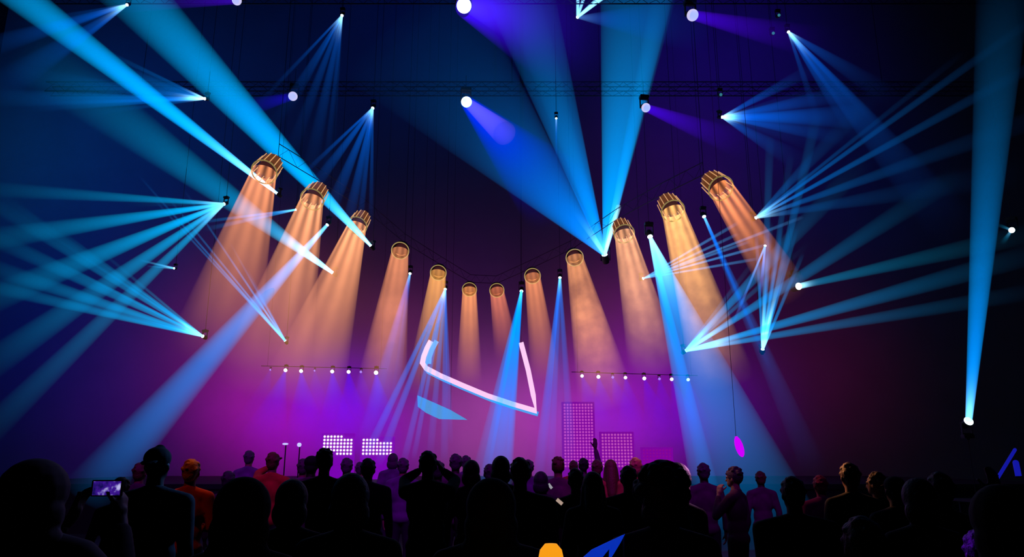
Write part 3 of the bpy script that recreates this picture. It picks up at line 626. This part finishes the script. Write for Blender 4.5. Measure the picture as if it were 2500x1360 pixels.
# ------------------------------------------------------------------ LED blinder walls
def led_bank(x0, y0, x1, y1, nx, ny, col, s, label, Y=25, skip=lambda i, j: False, back=None):
    c = at((x0+x1)/2, y1, Y); t = thing('led_screen', label, 'light panel', (c.x, Y, 1.2), 'dotted light panels on stage')
    w = (x1-x0)/F*Y; z1 = at(x0, y0, Y).z; z0 = at(x0, y1, Y).z
    bm = bmesh.new(); dx = w/nx; dz = (z1-z0)/ny
    for i in range(nx):
        for j in range(ny):
            if skip(i, j): continue
            o = Vector((-w/2+dx*(i+.5), -.06, z0-1.2+dz*(j+.5))); r = min(dx, dz)*.36
            lathe(bm, [(r, 0), (r*.8, .02), (r*.3, .03)], 8, Matrix.Rotation(PI/2, 3, 'X'), o)
    link('diodes', tome('diodes', bm), glow('diode', col, s), t)
    h = z1-1.2+.05
    bm = bmesh.new(); box(bm, (0, .02, h/2), (w+.1, .1, h), bev=.01)
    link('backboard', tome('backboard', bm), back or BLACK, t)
PB = mat('panel_back_violet_glow', (.12, .02, .16), .6, emit=(.25, 0, .55), es=.75)  # backboard emission put in to match the lit back wall
PB2 = mat('panel_back_magenta_glow', (.12, .02, .12), .6, emit=(.27, 0, .45), es=.68)
led_bank(788, 1062, 860, 1112, 9, 6, (1, .86, 1), 1.3, 'left one of the two bright white dotted panels', skip=lambda i, j: (j == 5 and i in (6, 7, 8)) or (j == 0 and i == 3), back=PB)
led_bank(884, 1070, 957, 1112, 9, 5, (1, .80, 1), 1.2, 'right one of the two bright white dotted panels', skip=lambda i, j: j == 4 and i > 4, back=PB)
led_bank(1378, 985, 1450, 1142, 10, 21, (.8, .10, .8), .62, 'tall dim magenta dotted panel on the right side of the stage', Y=25, back=PB2)
led_bank(1470, 1058, 1545, 1142, 10, 11, (.8, .12, .75), .62, 'middle-height magenta dotted panel right of the tall one', Y=25, back=PB2)
led_bank(1570, 1096, 1640, 1142, 9, 6, (.4, .0, .45), .6, 'lowest and dimmest dotted panel behind the curly head', Y=25, back=PB2)
for (x, y, w, h, l) in ((697, 1084, 14, 5, 'small flat white lamp left of the dotted panels'), (731, 1086, 10, 10, 'small white lamp just left of the dotted panels')):
    p = at(x, y, 25); t = thing('floor_lamp_head', l, 'stage light', (p.x, 25, 1.2))
    bm = bmesh.new(); lathe(bm, [(w/F*12.5, 0), (w/F*12.5, .04), (w/F*9, .06)], 14, Matrix.Rotation(PI/2, 3, 'X') @ Matrix.Diagonal((1, h/w, 1)), Vector((0, 0, p.z-1.2))); link('lens', tome('lens', bm), glow('pale_lamp', (.5, .5, 1), 1.2), t)
    bm = bmesh.new(); tube(bm, (0, .05, 0), (0, .05, p.z-1.2), .02); link('stand', tome('stand', bm), BLACK, t)

#PEOPLE
# ---- nearest heads
person(105, 1118, 3.1, 'person in black hood at the far left, filming with a phone', 'hood', 'phone', 'phone', fat=1.12)
person(604, 1162, 3.1, 'person with a big round black hood, second nearest head left of centre', 'hood', fat=1.0)
person(860, 1153, 3.7, 'person with a thick black bob of hair, near, left of centre', 'bob', wide=1.1)
person(1200, 1165, 3.4, 'person as a broad black silhouette at bottom centre, hood sunk low', 'hood', wide=1.15)
person(1611, 1127, 3.6, 'person with a large black curly head of hair right of centre', 'curly', wide=1.1)
person(1932, 1163, 5.2, 'person with broad square black shoulders and small head, right side', 'short', wide=1.35, shirt='black')
person(2235, 1165, 4.4, 'person in black with low round head among the dark mass at right', 'bob')
person(2425, 1180, 2.9, 'person in black at the right bottom corner with violet-edged shoulder', 'hood', wide=1.1, shirt='navy')
person(2100, 1260, 2.9, 'short person in black at the bottom, before the pair with orange-lit edges', 'short', wide=1.2)
person(717, 1168, 4.3, 'person with smooth black head and sloping shoulders beside the big round hood', 'bob', shirt='black')
person(2386, 1292, 3.46, 'short person in black raising a slim blue glow stick, violet light on one shoulder', 'short', 'down', 'high', 'black')
# ---- second row
person(390, 1088, 5.4, 'tall person in black cap at left, blue light along the right sleeve', 'backcap', wide=1.15, shirt='navy')
person(470, 1121, 7.6, 'person in a red shirt with orange-lit hair at left', 'short', 'down', 'clasp', 'red', 'mid', 'blond', rz=.1)
person(1046, 1101, 7.4, 'person with both arms raised to the face, taking a picture at centre', 'short', 'photo', 'photo', wide=1.1)
person(1270, 1117, 6.2, 'person with straight dark hair and wide sloping shoulders right of centre', 'short', wide=1.25, shirt='navy')
person(795, 1093, 8.2, 'person with messy dark hair before the white dotted panel', 'tousled', shirt='black', wide=1.05)
person(900, 1119, 8.8, 'person with round dark head below the right white dotted panel', 'short', wide=1.15, shirt='navy')
person(1446, 1150, 6.4, 'person with long straight black hair right of centre', 'long', shirt='black')
person(1533, 1137, 7.4, 'person with short dark hair left of the large curly head', 'short', wide=1.15, shirt='navy')
person(1655, 1128, 5.6, 'person half hidden behind the large curly head, pink light on the cheek', 'bob', shirt='navy', skin='light', rz=-1.1, wide=1.1)
person(1151, 1122, 8.4, 'person with round dark hair just right of the one taking a picture', 'bob', shirt='black')
person(1223, 1112, 8.0, 'person with wide black hair at centre under the big blue cone', 'bob', shirt='black')
person(2071, 1129, 6.8, 'taller one of the pair at right with orange light along head and shoulder', 'short', shirt='black', hc='brown', skin='mid')
person(2136, 1151, 7.4, 'shorter one of the pair at right, orange light on the left side of the head', 'short', shirt='black', hc='brown', skin='mid', rz=.7)
person(1405, 1143, 7.6, 'person with small round black head left of the long black hair', 'short', shirt='black')
# ---- third row
person(668, 1104, 10.5, 'person in dull red, one arm raised to the head, left of centre', 'short', 'photo', 'down', 'red', 'mid', 'brown')
person(742, 1120, 11.0, 'small dim violet person behind the arm of the messy-haired one', 'short', shirt='violet', skin='mid', hc='violet')
person(762, 1112, 9.5, 'person with dark cap close left of the messy-haired one', 'cap', shirt='plum', hc='black')
person(848, 1118, 11.2, 'person with violet-tinted head between the two dotted panels', 'short', shirt='violet', hc='violet', skin='mid')
person(960, 1106, 15.0, 'small violet person far back, right of the right dotted panel', 'bob', shirt='violet', hc='violet', skin='mid')
person(1113, 1108, 10.8, 'person with narrow dark violet head above the round-haired one', 'short', shirt='plum', hc='violet')
person(1138, 1112, 13.5, 'small violet head showing behind the narrow dark violet head', 'short', shirt='violet', hc='violet', skin='mid')
person(1196, 1133, 10.0, 'person with plum shirt and low head left of the wide black hair', 'short', shirt='plum', hc='violet')
person(1362, 1114, 10.4, 'person in a plum shirt with reddish hair, phone glowing low in the hand', 'tousled', 'down', 'down', 'plum', 'mid', 'brown', wide=1.1)
person(1424, 1118, 13.0, 'small dark person with one arm stretched up high right of centre', 'short', 'down', 'high', 'plum', 'dark', 'black')
person(1400, 1124, 14.5, 'tiny red-lit head before the tall magenta panel', 'short', shirt='red', hc='brown', skin='mid')
person(1457, 1122, 11.5, 'person in plum with brown head right of the stretched arm', 'short', shirt='plum', hc='brown', skin='mid')
person(1490, 1121, 11.2, 'person with long reddish-brown hair and rust shirt right of centre', 'long', shirt='rust', hc='brown', skin='mid')
person(1551, 1117, 10.4, 'person with orange-lit fair hair just left of the large curly head', 'short', shirt='rust', hc='blond', skin='mid')
person(1790, 1138, 9.0, 'person with dim blue-grey hair and hand at the face in the blue cone', 'tousled', 'face', 'down', 'plum', 'light', 'violet', rz=.9)
person(1716, 1130, 10.0, 'person in dim violet at the foot of the big blue cone', 'short', shirt='plum', hc='violet', skin='dark')
person(2000, 1160, 8.6, 'person with dim dark-red head left of the orange-edged pair', 'short', shirt='plum', hc='brown', skin='mid')
person(2290, 1152, 5.3, 'person in black left of the tower, barely visible', 'short', shirt='black')
person(2180, 1162, 6.2, 'person in black close right of the shorter one of the orange-edged pair', 'cap', shirt='black')
person(300, 1165, 7.4, 'person in black in the dim violet gap right of the phone', 'short', shirt='black')
person(345, 1130, 9.6, 'person with small reddish head left of the tall capped one', 'short', shirt='plum', hc='brown', skin='mid')
person(610, 1100, 14.0, 'small violet person left of the raised red arm', 'short', shirt='violet', hc='violet', skin='mid')
person(560, 1150, 9.4, 'person in dim violet behind the big round hood', 'short', shirt='plum', hc='violet')
person(1320, 1150, 9.2, 'person in dark plum right of the straight dark hair, half hidden', 'bob', shirt='plum', hc='violet')
person(1070, 1125, 9.6, 'person with dark head behind the raised forearm at centre', 'short', shirt='plum', hc='violet')
person(880, 1128, 13.5, 'small violet person left of the round dark head', 'short', shirt='violet', hc='violet', skin='mid')
person(985, 1118, 11.5, 'violet person behind the elbow at centre left', 'short', shirt='violet', hc='violet', skin='mid')
person(1290, 1122, 12.0, 'dim violet person right behind the straight dark hair', 'short', shirt='violet', hc='violet', skin='mid')
person(1855, 1150, 11.5, 'dark red-tinted person left of the square black shoulders', 'short', shirt='plum', hc='brown')

# phone held by the hooded person at the left
def phone(px, py, Y, w, label, rz=0, tilt=0, screen=None, long=False):
    p = at(px, py, Y); t = thing('phone', label, 'phone', p); h = w*(.5 if not long else .5)
    bm = bmesh.new(); box(bm, (0, 0, 0), (w, .009, h), bev=.003); link('case', tome('case', bm), BLACK, t)
    bm = bmesh.new(); box(bm, (0, -.006, 0), (w*.86, .001, h*.84)); link('screen', tome('screen', bm), screen, t)
    t.rotation_euler = (tilt, rz, 0); return t
SM = bpy.data.materials.new('phone_picture'); SM.use_nodes = True; nt = SM.node_tree; b = nt.nodes['Principled BSDF']
tc = nt.nodes.new('ShaderNodeTexCoord'); n = nt.nodes.new('ShaderNodeTexNoise'); n.inputs['Scale'].default_value = 28; cr = nt.nodes.new('ShaderNodeValToRGB')
nt.links.new(tc.outputs['Object'], n.inputs['Vector']); nt.links.new(n.outputs['Fac'], cr.inputs['Fac'])
cr.color_ramp.elements[0].position = .35; cr.color_ramp.elements[0].color = (.004, .004, .09, 1); cr.color_ramp.elements[1].position = .72; cr.color_ramp.elements[1].color = (.6, .55, 1, 1)
e = cr.color_ramp.elements.new(.55); e.color = (.06, .01, .35, 1)
nt.links.new(cr.outputs['Color'], b.inputs['Emission Color']); b.inputs['Emission Strength'].default_value = .8; b.inputs['Base Color'].default_value = (.01, .01, .01, 1); SM.cycles.emission_sampling = 'NONE'
phone(262, 1192, 3.52, .145, 'phone with lit blue screen held up by the hooded person at the far left', screen=SM)
phone(1343, 1187, 9.9, .085, 'pale lit phone held low near the plum-shirted person', .9, 0, glow('phone_white', (.5, .5, .55), .6))
phone(1366, 1225, 7.0, .075, 'warm pale lit phone edge among the dark bodies right of centre', .7, 0, glow('phone_warm', (.7, .5, .4), .6))
# glow sticks and odd glowing things
def stick(a, b, Y, r, m, label, name='glow_stick', flat=1.0):
    p, q = at(*a, Y), at(*b, Y); t = thing(name, label, 'glow stick', (p+q)/2); d = (q-p)
    bm = bmesh.new(); 
    if flat != 1.0: ball(bm, (0, 0, 0), (r, r, d.length*.5), frame_to(d), 16, 16)
    else: tube(bm, -d*.42, d*.5, r, seg=14); ball(bm, d*.5, (r, r, r))
    link('tube', tome('tube', bm, True), m, t)
    bm = bmesh.new(); tube(bm, -d*.51, -d*(.42 if flat == 1.0 else .47), r*(1.15 if flat == 1.0 else .35), seg=14); link('cap_end', tome('cap_end', bm, True), m if flat != 1.0 else BLACK, t)
    return t
MAG = glow('tube_magenta', (.62, 0, 1), 1.0); BLU = glow('tube_blue', (.006, .008, .34), 1.0)
s1 = stick((1797, 1066), (1813, 1116), 9.6, .05, MAG, 'fat magenta glowing tube hanging tilted above the crowd right of the big blue cone', 'light_tube', flat=.5)
bm = bmesh.new(); p = at(1797, 1066, 9.6)-s1.location; tube(bm, p, (p.x, p.y, TOPZ-s1.location.z), .003, seg=6); link('hanging_cable', tome('cable', bm), BLACK, s1)
stick((2428, 1180), (2478, 1098), 3.6, .0075, BLU, 'long slim deep-blue glow stick slanting over the dark heads at right')
stick((2487, 1165), (2480, 1130), 3.6, .013, BLU, 'short fat deep-blue glow stick at the right edge')
# bar table with lantern low between the bodies
lp = at(1345, 1345, 2.6)
tb = thing('bar_table', 'round black bar table carrying the orange lantern, bottom of the crowd', 'table', (lp.x, 2.6, 0))
bm = bmesh.new(); lathe(bm, [(.22, .95), (.225, .965), (.225, .985), (.22, 1.0)], 28); link('tabletop', tome('tabletop', bm), BLACK, tb)
bm = bmesh.new(); tube(bm, (0, 0, .03), (0, 0, .95), .03); link('column', tome('column', bm), BLACK, tb)
bm = bmesh.new(); lathe(bm, [(.2, 0), (.2, .02), (.03, .04)], 24); link('base', tome('base', bm), BLACK, tb)
ln = thing('lantern', 'bright yellow-orange lantern at the bottom edge between dark bodies', 'lantern', (lp.x, 2.6, 1.0))
H = lp.z+.022-1.0
bm = bmesh.new(); lathe(bm, [(.044, H*.45), (.046, H*.6), (.044, H*.88), (.036, H*.96), (.02, H)], 24); link('lamp_shade', tome('shade', bm, True), glow('lantern_orange', (1, .36, .01), .95), ln)
bm = bmesh.new(); lathe(bm, [(.06, 0), (.06, .012), (.02, .02), (.018, H*.42), (.044, H*.45)], 24); link('base', tome('lbase', bm), BLACK, ln)
# blue pennant
pn = thing('pennant', 'bright blue pointed pennant at the bottom edge right of the orange lantern', 'flag', (at(1524, 1304, 3.2).x, 3.2, 0))
bm = bmesh.new(); pts = [(1526, 1304), (1500, 1316), (1470, 1330), (1445, 1342), (1420, 1364), (1462, 1372), (1478, 1352), (1488, 1340), (1486, 1372), (1500, 1350), (1515, 1325)]
A = [bm.verts.new(at(x, y, 3.2+.02*math.sin(i*1.7))-pn.location) for i, (x, y) in enumerate(pts)]
B = [bm.verts.new(v.co+Vector((0, .006, 0))) for v in A]; bm.faces.new(A); bm.faces.new(B[::-1])
for i in range(len(A)): bm.faces.new((A[i], B[i], B[(i+1) % len(A)], A[(i+1) % len(A)]))
link('cloth', tome('cloth', bm), glow('pennant_blue_glow', (.002, .03, .5), .9), pn)  # blue light on the cloth put in as emission
bm = bmesh.new(); zt = at(1524, 1304, 3.2).z; tube(bm, (0, .01, 0), (0, .01, zt), .006, seg=8); link('pole', tome('pole', bm), BLACK, pn)

# ------------------------------------------------------------------ unseen coloured spots on the crowd
for x in (-7, -3.5, 0, 3.5): lamp('s', (x*.6, 1.5, 11), (x, 13.5, 1.5), (.55, .0, 1.0), 1500, 34, .8, .2)  # unseen purple fill added over the far crowd, standing in for haze
def pl(px, Y): return at(px, 1130, Y).x
lamp('s', (pl(470, 7.6)-1.5, 4.6, 7), (pl(470, 7.6)+.1, 7.6, 1.2), (1, .10, .02), 160, 9, .7, .1)
lamp('s', (pl(470, 7.6)+.1, 9.6, 5.6), (pl(470, 7.6), 7.6, 1.65), (1, .20, .03), 260, 9, .7, .05)
lamp('s', (pl(668, 10.5)-1, 6.5, 9), (pl(668, 10.5), 10.5, 1.4), (1, .06, .12), 260, 10, .8, .1)
lamp('s', (pl(1520, 10.5)+1, 6.5, 9), (pl(1500, 10.5), 10.5, 1.4), (1, .10, .10), 350, 14, .8, .1)
lamp('s', (pl(1551, 10.4)+.5, 12.5, 5), (pl(1551, 10.4), 10.4, 1.75), (1, .45, .1), 200, 9, .7, .1)
lamp('s', (pl(2070, 6.8)-4.6, 18, 7.5), (pl(2095, 7.0), 7.0, 1.55), (1, .36, .10), 7000, 4.4, .6, .05)
lamp('s', (pl(2000, 8.6)-2, 10.5, 6), (pl(2000, 8.6), 8.6, 1.4), (1, .05, .12), 300, 10, .8, .1)
lamp('s', (pl(1790, 9)-2, 9.9, 4.4), (pl(1790, 9), 9, 1.5), (1, .4, .3), 160, 10, .8, .1)
lamp('s', (pl(390, 5.4)+2.6, 9.5, 4.5), (pl(420, 5.4), 5.4, 1.45), (.1, .35, 1), 500, 9, .7, .1)
lamp('s', (pl(150, 3.1)+1.6, 6.6, 4.2), (pl(150, 3.1), 3.1, 1.55), (.35, .3, 1), 110, 11, .7, .1)
lamp('s', (pl(2386, 3.46)-2.2, 6.4, 3.2), (pl(2386, 3.46)-.1, 3.46, 1.22), (.2, .0, 1), 900, 7, .7, .1)
lamp('s', (pl(1678, 5.6)+2.0, 7.6, 2.8), (pl(1678, 5.6)+.02, 5.6, 1.62), (1, .35, .9), 500, 7, .7, .1)
